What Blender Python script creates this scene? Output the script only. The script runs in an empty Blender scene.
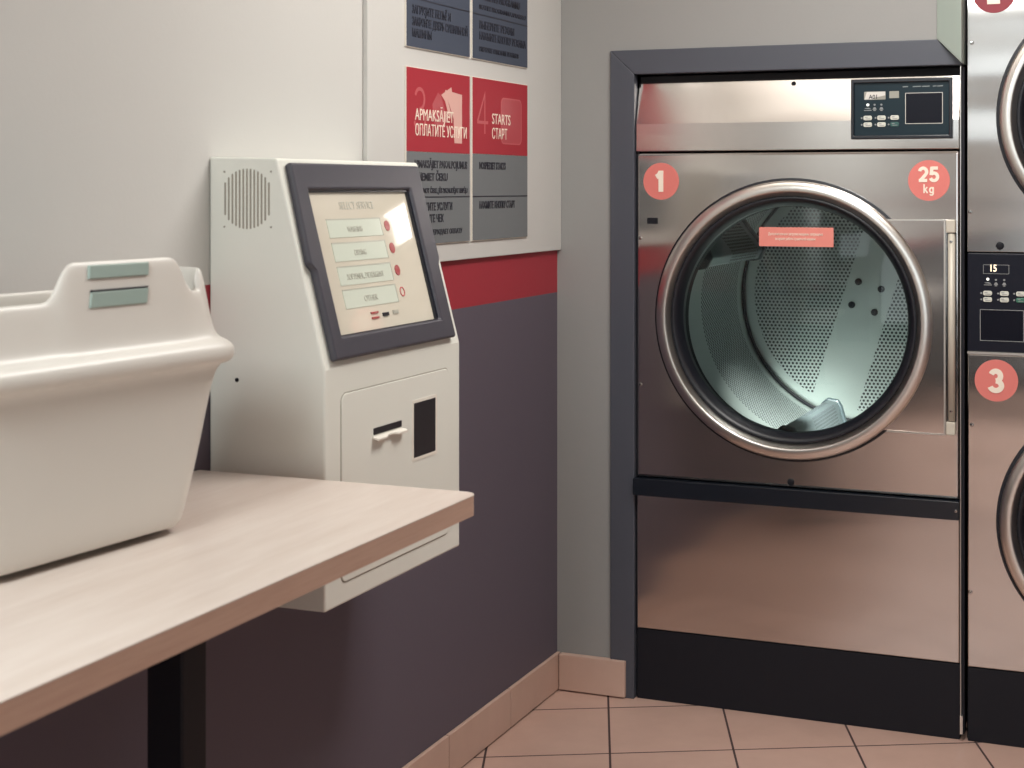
import bpy, bmesh, math
from mathutils import Matrix, Vector
C = bpy.context.scene.collection
PI = math.pi

# ------------------------------------------------------------------ materials
def srgb(r, g, b):
    f = lambda c: (c/255/12.92) if c/255 <= .04045 else ((c/255+.055)/1.055)**2.4
    return (f(r), f(g), f(b), 1)

def mat(name, col, rough=.5, metal=0, spec=.5, **kw):
    m = bpy.data.materials.new(name); m.use_nodes = True
    b = m.node_tree.nodes['Principled BSDF']
    b.inputs['Base Color'].default_value = col
    b.inputs['Roughness'].default_value = rough
    b.inputs['Metallic'].default_value = metal
    b.inputs['Specular IOR Level'].default_value = spec
    for k, v in kw.items():
        b.inputs[k.replace('_', ' ')].default_value = v
    return m

def nodes(m):
    nt = m.node_tree
    return nt, nt.nodes, nt.links, nt.nodes['Principled BSDF']

class NB:
    """small helper to chain math nodes"""
    def __init__(s, m):
        s.nt, s.n, s.l, s.b = nodes(m)
        s.tc = s.n.new('ShaderNodeTexCoord')
        s.geo = s.n.new('ShaderNodeNewGeometry')
        sp = s.n.new('ShaderNodeSeparateXYZ'); s.l.new(s.geo.outputs['Position'], sp.inputs[0])
        s.x, s.y, s.z = sp.outputs
    def m(s, op, a, b=None, c=None):
        q = s.n.new('ShaderNodeMath'); q.operation = op
        for i, v in enumerate((a, b, c)):
            if v is None: continue
            if hasattr(v, 'is_linked'): s.l.new(v, q.inputs[i])
            else: q.inputs[i].default_value = v
        return q.outputs[0]
    def mix(s, fac, a, b):
        q = s.n.new('ShaderNodeMix'); q.data_type = 'RGBA'
        for i, v in ((0, fac), (6, a), (7, b)):
            if hasattr(v, 'is_linked'): s.l.new(v, q.inputs[i])
            else: q.inputs[i].default_value = v
        return q.outputs[2]
    def noise(s, scale, detail=3, stretch=None, rough=.5):
        q = s.n.new('ShaderNodeTexNoise'); q.inputs['Scale'].default_value = scale
        q.inputs['Detail'].default_value = detail; q.inputs['Roughness'].default_value = rough
        v = s.geo.outputs['Position']
        if stretch:
            mp = s.n.new('ShaderNodeMapping'); mp.inputs['Scale'].default_value = stretch
            s.l.new(v, mp.inputs[0]); v = mp.outputs[0]
        s.l.new(v, q.inputs['Vector'])
        return q.outputs['Fac']
    def bump(s, h, strength=.1, dist=.01):
        q = s.n.new('ShaderNodeBump'); q.inputs['Strength'].default_value = strength
        q.inputs['Distance'].default_value = dist
        s.l.new(h, q.inputs['Height']); s.l.new(q.outputs[0], s.b.inputs['Normal'])
    def col(s, v): s.l.new(v, s.b.inputs['Base Color'])
    def rgh(s, v): s.l.new(v, s.b.inputs['Roughness'])

def plaster(name, col, rough=.7):
    m = mat(name, col, rough, spec=.3); k = NB(m)
    n = k.noise(90, 4)
    k.bump(n, .12, .002)
    n2 = k.noise(1.3, 2)
    d = tuple(c*.94 for c in col[:3])+(1,)
    k.col(k.mix(n2, d, col))
    return m

WHITE_WALL = plaster('white wall paint', srgb(202, 200, 196))
RED_BAND = plaster('red wall band', srgb(160, 50, 61), .55)
DARK_WALL = plaster('dark plum grey wall paint', srgb(95, 87, 98), .6)
GREY_WALL = plaster('grey wall paint', srgb(148, 147, 145))
CEIL = plaster('ceiling paint', srgb(225, 222, 215))
ROOM_DARK = plaster('dark unseen wall paint', srgb(48, 40, 42))  # for unseen walls, kept dark to deepen the steel reflections

ROOM_MID = plaster('dimmed white wall paint', srgb(176, 158, 146))  # white wall in dimmer light, its shade put into the colour

def steel(name, col, rough, waves=.3, aniso=.75):
    m = mat(name, col, rough, 1); k = NB(m)
    k.b.inputs['Anisotropic'].default_value = aniso
    tg = k.n.new('ShaderNodeTangent'); tg.direction_type = 'RADIAL'; tg.axis = 'Z'
    k.l.new(tg.outputs[0], k.b.inputs['Tangent'])
    f = k.noise(5, 3, (3, 3, 260), .6)
    k.rgh(k.m('MULTIPLY_ADD', f, .03, rough-.015))
    w = k.noise(2.1, 1, (.55, 1, 1.9), .3)
    h = k.m('MULTIPLY_ADD', f, .00004, k.m('MULTIPLY', w, waves))
    k.bump(h, .35, .06)
    f2 = k.noise(2.5, 4, (1, 1, 1.4), .6)
    k.col(k.mix(f2, tuple(c*.9 for c in col[:3])+(1,), col))
    return m
STEEL = steel('brushed stainless steel', (.64, .60, .575, 1), .13, .3, .85)
STEEL_RING = mat('polished steel ring', (.70, .66, .62, 1), .28, 1)
STEEL_EDGE = mat('satin steel edge', (.62, .58, .54, 1), .3, 1)
HINGE = mat('pale satin aluminium', srgb(196, 188, 174), .45, .15)
CHROME = mat('chrome', (.75, .73, .71, 1), .15, 1)
BLACK = mat('black powder coat', srgb(22, 22, 29), .55, spec=.25)
BLACK_GLOSS = mat('black gloss plastic', srgb(20, 22, 30), .22)
RUBBER = mat('black rubber', srgb(19, 20, 28), .38)
FRAME = mat('slate grey painted metal', srgb(72, 74, 83), .45)
FRAME_LIT = mat('lit slate grey frame metal', srgb(150, 160, 152), .5)  # same frame metal; light on the tilted riser is put into the colour
PANEL_TEAL = mat('dark teal control film', srgb(24, 40, 48), .3, spec=.2)
PANEL_INK = mat('blue black control film', srgb(22, 23, 34), .3, spec=.2)
SCREEN_INK = mat('black window film', srgb(17, 18, 28), .25, spec=.15)
LINE_WHITE = mat('white print', srgb(208, 204, 198), .5)
LINE_GREY = mat('grey print', srgb(140, 142, 142), .5)
BTN = mat('ivory button', srgb(205, 205, 194), .4)
BTN_GREEN = mat('green button', srgb(52, 108, 88), .4)
BTN_DARK = mat('dark green button', srgb(42, 84, 80), .4)
GREY_PATCH = mat('warm grey film', srgb(150, 148, 138), .4)
BADGE = mat('salmon badge', srgb(214, 118, 110), .5)
BADGE_DARK = mat('dark red badge', srgb(134, 36, 48), .5)
STICKER = mat('pink sticker', srgb(222, 134, 122), .5)
CREAM = mat('cream print', srgb(238, 224, 208), .5)
KIOSK = mat('cream powder coated steel', srgb(222, 221, 212), .42)
KIOSK_DARK = mat('dark slot', srgb(30, 26, 32), .4)
KIOSK_GROOVE = mat('grey groove', srgb(150, 143, 131), .6)
BEZEL = mat('charcoal bezel', srgb(66, 64, 72), .42)
BEZEL_LINE = mat('black screen rim', srgb(22, 24, 34), .3)
GRIP = mat('grey green grip plastic', srgb(150, 166, 158), .5)
SIGN_RED = mat('red sign film', srgb(162, 48, 58), .5, spec=.15)
SIGN_RED_PALE = mat('pale red print', srgb(186, 84, 88), .5)
SIGN_RED_MID = mat('mid red print', srgb(172, 62, 70), .5)
SIGN_PINK = mat('pink print', srgb(216, 168, 158), .5)
SIGN_GREY = mat('grey sign film', srgb(112, 115, 117), .5, spec=.2)
SIGN_SLATE = mat('slate sign film', srgb(70, 76, 90), .5, spec=.15)
SIGN_TEXT = mat('navy print', srgb(26, 26, 40), .5)
SIGN_BACK = mat('white sign board', srgb(226, 219, 208), .5)
DEEP = mat('dark interior', srgb(14, 14, 18), .8)
SCREEN_DOT = mat('red screen mark', srgb(160, 66, 68), .3)
SCREEN_FADE = mat('haze paled screen print', srgb(178, 176, 164), .3)  # reflection haze over the screen is put into this paler ink
SCREEN_BTN = mat('pale green screen button', srgb(196, 200, 186), .1)
SCREEN_LINE = mat('button outline print', srgb(170, 168, 156), .3)  # outlines paled as well, for the haze on the glass

def emit(m, col, s):
    b = m.node_tree.nodes['Principled BSDF']
    b.inputs['Emission Color'].default_value = col; b.inputs['Emission Strength'].default_value = s
SCREEN = mat('touch screen glass', srgb(196, 188, 172), .05, spec=1.0)
emit(SCREEN, srgb(222, 212, 194), .12); emit(SCREEN_BTN, srgb(205, 216, 202), .09)
DIGIT = mat('lit digits', srgb(240, 220, 190), .4); emit(DIGIT, srgb(255, 235, 205), .8)
LED = mat('lit lamp', srgb(240, 240, 235), .4); emit(LED, srgb(245, 245, 240), .6)

# white basket plastic
PLASTIC = mat('white basket plastic', srgb(214, 208, 200), .36)

# floor tiles : two joint directions as laid
def tile_mat(name, base, dark, grout):
    m = mat(name, base, .42); k = NB(m)
    u = k.m('DIVIDE', k.m('MULTIPLY_ADD', k.y, .36, k.m('SUBTRACT', k.x, .172)), .374)
    v = k.m('DIVIDE', k.m('ADD', k.m('MULTIPLY_ADD', k.x, -.52, k.y), .234), .44)
    du = k.m('PINGPONG', u, .5); dv = k.m('PINGPONG', v, .5)
    d = k.m('MINIMUM', k.m('MULTIPLY', du, .351), k.m('MULTIPLY', dv, .39))
    g = k.m('LESS_THAN', d, .0032)
    n = k.noise(5.5, 5, None, .65)
    k.col(k.mix(g, k.mix(n, dark, base), grout))
    h = k.m('MULTIPLY_ADD', n, .05, k.m('MINIMUM', k.m('MULTIPLY', d, 160), 1.0))
    k.bump(h, .4, .002)
    k.rgh(k.m('MULTIPLY_ADD', g, .4, .42))
    return m
TILE = tile_mat('terracotta beige floor tile', srgb(202, 168, 154), srgb(178, 145, 131), srgb(66, 48, 48))
SKIRT = mat('skirting tile', srgb(188, 158, 141), .4)
k = NB(SKIRT); k.col(k.mix(k.noise(6, 5, None, .6), srgb(182, 151, 136), srgb(206, 175, 160)))
GROUT = mat('skirting grout', srgb(70, 52, 50), .8)

# wood worktop
def wood(name, a, b_, edge=False):
    m = mat(name, a, .38); k = NB(m)
    n = k.noise(3.2, 6, (9, 1.0, 9) if not edge else (4, 2.2, 40), .62)
    n2 = k.noise(40, 3, (6, .35, 6), .6)
    f = k.m('MULTIPLY_ADD', n2, .35, k.m('MULTIPLY_ADD', n, 1.7, -.55))
    q = k.n.new('ShaderNodeClamp'); k.l.new(f, q.inputs[0])
    k.col(k.mix(q.outputs[0], a, b_))
    return m
WOOD = wood('pale ash worktop', srgb(196, 180, 169), srgb(214, 202, 193))
WOOD_EDGE = wood('ash edge band', srgb(184, 150, 132), srgb(200, 168, 150), True)

# perforated drum steel. mode 'shell' : holes by angle and depth; 'back' : holes on the disc
DCX, DCZ, DR, DY0, DY1 = .755, 1.194, .48, .11, 1.30
def perf(name, mode):
    m = mat(name, (.40, .43, .42, 1), .36, .82); k = NB(m)
    dx = k.m('SUBTRACT', k.x, DCX); dz = k.m('SUBTRACT', k.z, DCZ)
    if mode == 'back':
        P, u, v = .0150, dx, dz
    elif mode == 'shell':
        P = .0150; u = k.m('MULTIPLY', k.m('ARCTAN2', dz, dx), DR); v = k.y
    else:
        P = .012; u = k.y; v = k.z
    H = P*.866
    row = k.m('FLOOR', k.m('DIVIDE', v, H))
    off = k.m('MULTIPLY', k.m('MODULO', k.m('ABSOLUTE', row), 2.0), P*.5)
    uu = k.m('SUBTRACT', k.m('FLOORED_MODULO', k.m('ADD', u, off), P), P*.5)
    vv = k.m('SUBTRACT', k.m('FLOORED_MODULO', v, H), H*.5)
    r = k.m('SQRT', k.m('ADD', k.m('MULTIPLY', uu, uu), k.m('MULTIPLY', vv, vv)))
    hole = k.m('LESS_THAN', r, P*.31)
    if mode == 'back':
        rad = k.m('SQRT', k.m('ADD', k.m('MULTIPLY', dx, dx), k.m('MULTIPLY', dz, dz)))
        zone = k.m('LESS_THAN', rad, DR-.045)
        a = math.radians(17)
        w = k.m('SUBTRACT', k.m('MULTIPLY', dx, math.cos(a)), k.m('MULTIPLY', dz, math.sin(a)))
        zone = k.m('MULTIPLY', zone, k.m('GREATER_THAN', k.m('ABSOLUTE', w), .088))
    elif mode == 'shell':
        z1 = k.m('LESS_THAN', k.y, .40)
        z2 = k.m('MULTIPLY', k.m('GREATER_THAN', k.y, .70), k.m('LESS_THAN', k.y, 1.2))
        zone = k.m('MAXIMUM', z1, z2)
    else:
        zone = k.m('MULTIPLY', k.m('GREATER_THAN', k.y, .48), k.m('LESS_THAN', k.y, .84))
    f = k.m('MULTIPLY', hole, zone)
    k.col(k.mix(f, (.40, .43, .42, 1) if mode != 'vane' else (.16, .19, .20, 1), (.012, .014, .018, 1)))  # vanes get a darker tone in place of missing light
    k.l.new(k.m('MULTIPLY_ADD', f, -.82, .82), k.b.inputs['Metallic'])
    k.rgh(k.m('MULTIPLY_ADD', f, .4, .36))
    return m
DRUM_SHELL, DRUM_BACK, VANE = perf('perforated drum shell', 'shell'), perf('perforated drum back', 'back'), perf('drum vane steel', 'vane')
VANE_CAP = mat('grey vane cap', srgb(40, 48, 52), .4)

# clear door glass
def glass_mat():
    m = bpy.data.materials.new('clear door glass'); m.use_nodes = True
    nt = m.node_tree; n, l = nt.nodes, nt.links
    n.remove(n['Principled BSDF'])
    t = n.new('ShaderNodeBsdfTransparent'); t.inputs[0].default_value = (.74, .79, .78, 1)
    g = n.new('ShaderNodeBsdfGlossy'); g.inputs['Roughness'].default_value = .03
    f = n.new('ShaderNodeFresnel'); f.inputs[0].default_value = 1.45
    mx = n.new('ShaderNodeMixShader'); l.new(f.outputs[0], mx.inputs[0])
    l.new(t.outputs[0], mx.inputs[1]); l.new(g.outputs[0], mx.inputs[2])
    l.new(mx.outputs[0], n['Material Output'].inputs[0])
    return m
GLASS = glass_mat()
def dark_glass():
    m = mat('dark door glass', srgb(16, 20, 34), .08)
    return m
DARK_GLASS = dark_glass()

# ------------------------------------------------------------------ objects
BASE = {}
def thing(name, label, cat, loc, group=None):
    o = bpy.data.objects.new(name, None); C.objects.link(o)
    o.empty_display_size = .1
    o.location = loc; o['label'] = label; o['category'] = cat
    if group: o['group'] = group
    BASE[o] = Vector(loc)
    return o

def link(name, me, m, parent=None, bevel=0, seg=2, smooth=False, label=None):
    o = bpy.data.objects.new(name, me); C.objects.link(o)
    for q in (m if isinstance(m, (list, tuple)) else [m]): me.materials.append(q)
    if parent:
        b = BASE[parent]; me.transform(Matrix.Translation(-b)); o.parent = parent; BASE[o] = b
    if smooth:
        for p in me.polygons: p.use_smooth = True
    if bevel:
        md = o.modifiers.new('bevel', 'BEVEL'); md.width = bevel; md.segments = seg
        md.limit_method = 'ANGLE'; md.angle_limit = math.radians(40)
        md.harden_normals = False
    if label: o['label'] = label
    return o

def fin(name, bm, m, parent=None, **kw):
    bmesh.ops.recalc_face_normals(bm, faces=bm.faces)
    me = bpy.data.meshes.new(name); bm.to_mesh(me); bm.free()
    return link(name, me, m, parent, **kw)

def struct(name, bm, m, **kw):
    o = fin(name, bm, m, **kw); o['kind'] = 'structure'; return o

def BM(): return bmesh.new()

def box(bm, x0, x1, y0, y1, z0, z1, mi=0):
    v = [bm.verts.new(p) for p in ((x0,y0,z0),(x1,y0,z0),(x1,y1,z0),(x0,y1,z0),(x0,y0,z1),(x1,y0,z1),(x1,y1,z1),(x0,y1,z1))]
    for f in ((0,3,2,1),(4,5,6,7),(0,1,5,4),(1,2,6,5),(2,3,7,6),(3,0,4,7)):
        bm.faces.new([v[i] for i in f]).material_index = mi
    return bm

def prism(bm, pts, f0, f1, mi=0):
    """pts: 2D list; f0/f1 map a 2D point to the two 3D caps"""
    a = [bm.verts.new(f0(p)) for p in pts]; b = [bm.verts.new(f1(p)) for p in pts]
    n = len(pts)
    fs = [bm.faces.new(a), bm.faces.new(b[::-1])]
    for i in range(n):
        fs.append(bm.faces.new((a[i], b[i], b[(i+1) % n], a[(i+1) % n])))
    for f in fs: f.material_index = mi
    return bm

def front(bm, pts, y0, y1, mi=0):            # outline in (x,z), extruded in y
    return prism(bm, pts, lambda p: (p[0], y0, p[1]), lambda p: (p[0], y1, p[1]), mi)
def side(bm, pts, x0, x1, mi=0):             # outline in (y,z), extruded in x
    return prism(bm, pts, lambda p: (x0, p[0], p[1]), lambda p: (x1, p[0], p[1]), mi)

def rrect(x0, x1, y0, y1, r, n=5):
    o = []
    for cx, cy, a in ((x1-r, y1-r, 0), (x0+r, y1-r, 90), (x0+r, y0+r, 180), (x1-r, y0+r, 270)):
        for i in range(n+1):
            t = math.radians(a+90*i/n); o.append((cx+r*math.cos(t), cy+r*math.sin(t)))
    return o

def circ(cx, cy, r, n=40, ry=None):
    return [(cx+r*math.cos(2*PI*i/n), cy+(ry or r)*math.sin(2*PI*i/n)) for i in range(n)]

def ring2d(bm, outer, inner, f0, f1, mi=0):
    """frame between two outlines with equal vertex counts"""
    n = len(outer)
    O0 = [bm.verts.new(f0(p)) for p in outer]; O1 = [bm.verts.new(f1(p)) for p in outer]
    I0 = [bm.verts.new(f0(p)) for p in inner]; I1 = [bm.verts.new(f1(p)) for p in inner]
    for i in range(n):
        j = (i+1) % n
        for q in ((O0[i],O0[j],I0[j],I0[i]), (O1[j],O1[i],I1[i],I1[j]), (O0[j],O0[i],O1[i],O1[j]), (I0[i],I0[j],I1[j],I1[i])):
            bm.faces.new(q).material_index = mi
    return bm

def lathe(bm, prof, cx, cz, n=96, closed=True, mi=0):
    """revolve (r, y) profile about the y axis through (cx, cz)"""
    rings = []
    for r, y in prof:
        rings.append([bm.verts.new((cx+r*math.cos(2*PI*i/n), y, cz+r*math.sin(2*PI*i/n))) for i in range(n)] if r > 1e-6
                     else [bm.verts.new((cx, y, cz))])
    m = len(rings)
    for k in range(m if closed else m-1):
        A, B = rings[k], rings[(k+1) % m]
        for i in range(n):
            j = (i+1) % n
            if len(A) == 1 and len(B) == 1: continue
            if len(A) == 1: f = (A[0], B[j], B[i])
            elif len(B) == 1: f = (A[i], A[j], B[0])
            else: f = (A[i], A[j], B[j], B[i])
            bm.faces.new(f).material_index = mi
    return bm

def cyl(bm, p, q, r, n=20, mi=0):
    p, q = Vector(p), Vector(q); d = (q-p).normalized()
    u = d.orthogonal().normalized(); w = d.cross(u)
    a = [bm.verts.new(p+r*(math.cos(2*PI*i/n)*u+math.sin(2*PI*i/n)*w)) for i in range(n)]
    b = [bm.verts.new(q+r*(math.cos(2*PI*i/n)*u+math.sin(2*PI*i/n)*w)) for i in range(n)]
    bm.faces.new(a).material_index = mi; bm.faces.new(b[::-1]).material_index = mi
    for i in range(n): bm.faces.new((a[i], a[(i+1) % n], b[(i+1) % n], b[i])).material_index = mi
    return bm

def text(bm, s, size, M, sx=1.0, bold=0, align='LEFT', depth=.0006, fit=None):
    """lettering as thin solid mesh; text plane = local XY, mapped by the matrix M"""
    cu = bpy.data.curves.new('lettering', 'FONT'); cu.body = s; cu.size = size
    cu.align_x = align; cu.extrude = depth; cu.offset = bold; cu.resolution_u = 3
    o = bpy.data.objects.new('lettering', cu); C.objects.link(o)
    dg = bpy.context.evaluated_depsgraph_get(); dg.update()
    me = bpy.data.meshes.new_from_object(o.evaluated_get(dg))
    if fit and len(me.vertices):
        xs = [v.co.x for v in me.vertices]; sx = fit/max(1e-4, max(xs)-min(xs))
    me.transform(M @ Matrix.Diagonal((sx, 1, 1, 1)))
    bm.from_mesh(me)
    bpy.data.meshes.remove(me); bpy.data.objects.remove(o); bpy.data.curves.remove(cu)
    return bm

def stroke(bm, paths, w, f0, f1):
    """solid strokes of width w along 2D paths (monoline digits)"""
    for lv, p in enumerate(paths):
        p = [Vector(q) for q in p]; l = []; r = []; dv = Vector(f0((0, 0)))-Vector(f1((0, 0)))
        for i, q in enumerate(p):
            a = (q-p[i-1]).normalized() if i else None
            b = (p[i+1]-q).normalized() if i < len(p)-1 else None
            t = ((a or b)+(b or a)).normalized(); nrm = Vector((-t.y, t.x))
            k = 1/max(.45, nrm.dot(Vector((-(a or b).y, (a or b).x))))
            l.append(q+nrm*w*.5*k); r.append(q-nrm*w*.5*k)
        L0 = [[bm.verts.new(Vector(f(v))+dv*.3*lv) for v in side_] for f in (f0, f1) for side_ in (l, r)]
        A0, B0, A1, B1 = L0
        for i in range(len(p)-1):
            for q in ((A0[i],A0[i+1],B0[i+1],B0[i]), (A1[i],B1[i],B1[i+1],A1[i+1]), (A0[i],A1[i],A1[i+1],A0[i+1]), (B0[i],B0[i+1],B1[i+1],B1[i])): bm.faces.new(q)
        bm.faces.new((A0[0],B0[0],B1[0],A1[0])); bm.faces.new((A0[-1],A1[-1],B1[-1],B0[-1]))
    return bm
def ell(cx, cy, rx, ry, a, b, n=16):
    return [(cx+rx*math.cos(math.radians(a+(b-a)*i/n)), cy+ry*math.sin(math.radians(a+(b-a)*i/n))) for i in range(n+1)]
# centre-line glyphs in a box of height 1, bold-sans proportions
GL = {'1': ([[(.02, .70), (.15, .78), (.24, .93)], [(.25, 0), (.25, 1)]], .5),
      '2': ([ell(.30, .66, .23, .25, 170, -20) + [(.45, .47), (.13, .10)], [(.02, .09), (.56, .09)]], .62),
      '3': ([ell(.28, .70, .20, .21, 160, -90, 14), ell(.28, .28, .24, .21, 90, -165, 16)], .6),
      '4': ([[(.44, 0), (.44, .98), (.04, .30)], [(.02, .28), (.62, .28)]], .64),
      '5': ([ell(.28, .33, .235, .25, 138, -160, 16), [(.10, .44), (.155, .99)], [(.12, .91), (.54, .91)]], .62),
      'k': ([[(.1, 0), (.1, 1)], [(.12, .30), (.44, .68)], [(.22, .40), (.48, 0)]], .54),
      'g': ([ell(.27, .34, .19, .27, 30, 390, 24), [(.46, .68), (.46, .05)] + ell(.27, -.03, .19, .19, 0, -150, 10)], .6)}
def glyphs(bm, s, h, x, z, w, f0, f1, gap=.10, sx=1):
    tot = sum(GL[c][1]+gap for c in s)-gap; u = x-tot*h*sx/2
    for c in s:
        stroke(bm, [[(u+q[0]*h*sx, z+q[1]*h) for q in p] for p in GL[c][0]], w, f0, f1); u += (GL[c][1]+gap)*h*sx
    return bm

def frontM(x, y, z):      # reads from -y
    return Matrix(((1,0,0,x),(0,0,-1,y),(0,1,0,z),(0,0,0,1)))
def sideM(x, y, z):       # on a wall that faces +x : text runs along +y
    return Matrix(((0,0,1,x),(1,0,0,y),(0,1,0,z),(0,0,0,1)))

# ------------------------------------------------------------------ room
RX, RY, RZ = 4.3, -8.2, 2.85
struct('floor', box(BM(), -.1, RX+.1, RY-.1, 1.75, -.1, 0), TILE)
bm = BM()
for z0, z1, i in ((0, 1.267, 0), (1.267, 1.402, 1), (1.402, RZ, 2)):
    box(bm, -.1, 0, -3.2, 1.75, z0, z1, i)
    box(bm, -.1, 0, RY-.1, -3.2, z0, z1, 3 if i == 0 else i)  # unseen rear stretch: low band darkened for what the steel mirrors
struct('wall_left', bm, [DARK_WALL, RED_BAND, WHITE_WALL, ROOM_DARK])
bm = BM(); box(bm, 0, .19, 0, .1, 0, RZ); box(bm, .19, 1.262, 0, .1, 2.022, RZ); box(bm, 1.262, 2.19, 0, .1, 2.42, RZ); box(bm, 2.19, RX, 0, .1, 0, RZ)
struct('wall_back', bm, GREY_WALL)
struct('ceiling', box(BM(), -.1, RX+.1, RY-.1, 1.75, RZ, RZ+.1), CEIL)
bm = BM(); box(bm, RX, RX+.1, RY-.1, 1.75, 0, 1.3, 0); box(bm, RX, RX+.1, RY-.1, 1.75, 1.3, RZ, 1)
struct('wall_right', bm, [DARK_WALL, WHITE_WALL])
struct('wall_service', box(BM(), 0, RX, 1.65, 1.75, 0, RZ), ROOM_DARK)
# street side behind the camera: an added high window for steel reflections on the left, a big shop window on the right
WINS = [(.12, .95, 2.16, 2.845), (1.2, 4.0, .45, 2.70)]
bm = BM()
box(bm, 0, WINS[0][0], RY-.1, RY, 0, RZ, 1); box(bm, WINS[0][1], WINS[1][0], RY-.1, RY, 0, RZ, 1); box(bm, WINS[1][1], RX, RY-.1, RY, 0, RZ, 1)
for x0, x1, z0, z1 in WINS:
    box(bm, x0, x1, RY-.1, RY, 0, min(z0, 1.4), 0)
    if z0 > 1.4: box(bm, x0, x1, RY-.1, RY, 1.4, z0, 2)
    box(bm, x0, x1, RY-.1, RY, z1, RZ, 1)
struct('wall_front', bm, [ROOM_DARK, WHITE_WALL, ROOM_MID])
for n_, (x0, x1, z0, z1) in enumerate(WINS):
    bm = BM()
    for x in ([x0, x1-.05] if n_ == 0 else [x0, (x0+x1)/2-.025, x1-.05]): box(bm, x, x+.05, RY-.08, RY-.02, z0, z1)
    box(bm, x0, x1, RY-.08, RY-.02, z0, z0+.05); box(bm, x0, x1, RY-.08, RY-.02, z1-.05, z1)
    struct('window_%d' % (n_+1), bm, BLACK)

# raised white board with the signs on it, left end visible as a thin step
struct('trim_1', box(BM(), .0005, .014, -1.318, -.001, 1.4025, RZ-.001), WHITE_WALL, bevel=.002)

# skirting tiles
def skirt(name, pieces, axis):
    bm = BM()
    for a, b in pieces:
        if axis == 'y': box(bm, .0005, .013, a+.0022, b-.0022, .004, .119)
        else: box(bm, a+.0022, b-.0015, -.026, -.0005, .004, .117)
    if axis == 'y': box(bm, .0003, .010, pieces[0][0], pieces[-1][1], .001, .117, 1)
    else: box(bm, pieces[0][0], pieces[-1][1]-.002, -.010, -.0003, .001, .115, 1)
    return struct(name, bm, [SKIRT, GROUT], bevel=.0025)
skirt('baseboard_left', [(-8.2+.0+i*0, 0) for i in ()] + [(-.845-.43*i, -.845-.43*(i-1)) for i in range(17, 0, -1)] + [(-.845, -.414), (-.414, -.001)], 'y')
skirt('baseboard_back', [(.013, .237)], 'x')

# metal surround of the dryer opening
bm = BM()
front(bm, [(.183, .0), (.262, .0), (.262, 1.956), (.183, 2.032)], -.012, .025)
front(bm, [(.183, 2.032), (.262, 1.956), (1.2615, 1.956), (1.186, 2.032)], -.012, .025)
struct('trim_2', bm, FRAME, bevel=.0025)
bm = BM()
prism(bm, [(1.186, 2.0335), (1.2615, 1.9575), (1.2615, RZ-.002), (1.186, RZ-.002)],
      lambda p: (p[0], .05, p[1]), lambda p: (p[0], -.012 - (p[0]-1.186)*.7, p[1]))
struct('trim_3', bm, FRAME_LIT, bevel=.002)

# ------------------------------------------------------------------ shared dryer pieces
def screw(parent, x, z, r=.0055, y=0, m=CHROME, name='screw'):
    bm = BM(); lathe(bm, [(0, y-.004), (r*.6, y-.0038), (r, y-.001), (r, y+.004), (0, y+.004)], x, z, 16, False)
    front(bm, circ(x, z, r*.35, 8), y-.0046, y-.003, 1)
    return fin(name, bm, [m, BLACK], parent)

def badge(parent, name, x, z, r, m, lines, label=None):
    b = fin(name, front(BM(), circ(x, z, r, 64), -.0025, -.0003), m, parent, label=label)
    bm = BM()
    for s, h, dz, w in lines:
        glyphs(bm, s, h, x, z+dz, w, lambda p: (p[0], -.0037, p[1]), lambda p: (p[0], -.0024, p[1]))
    fin('lettering', bm, CREAM, b)
    return b

def panel_with_hole(x0, x1, z0, z1, cx, cz, r, y0, y1):
    angs = sorted(set([2*PI*i/96 for i in range(96)] + [math.atan2(z-cz, x-cx) % (2*PI) for x in (x0, x1) for z in (z0, z1)]))
    inn = [(cx+r*math.cos(a), cz+r*math.sin(a)) for a in angs]; out = []
    for a in angs:
        c, s = math.cos(a), math.sin(a)
        t = min([(x1-cx)/c if c > 1e-9 else (x0-cx)/c if c < -1e-9 else 9, (z1-cz)/s if s > 1e-9 else (z0-cz)/s if s < -1e-9 else 9])
        out.append((cx+c*t, cz+s*t))
    return ring2d(BM(), out, inn, lambda p: (p[0], y0, p[1]), lambda p: (p[0], y1, p[1]))

def arc(n, f): return [f(i/n) for i in range(n+1)]

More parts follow.
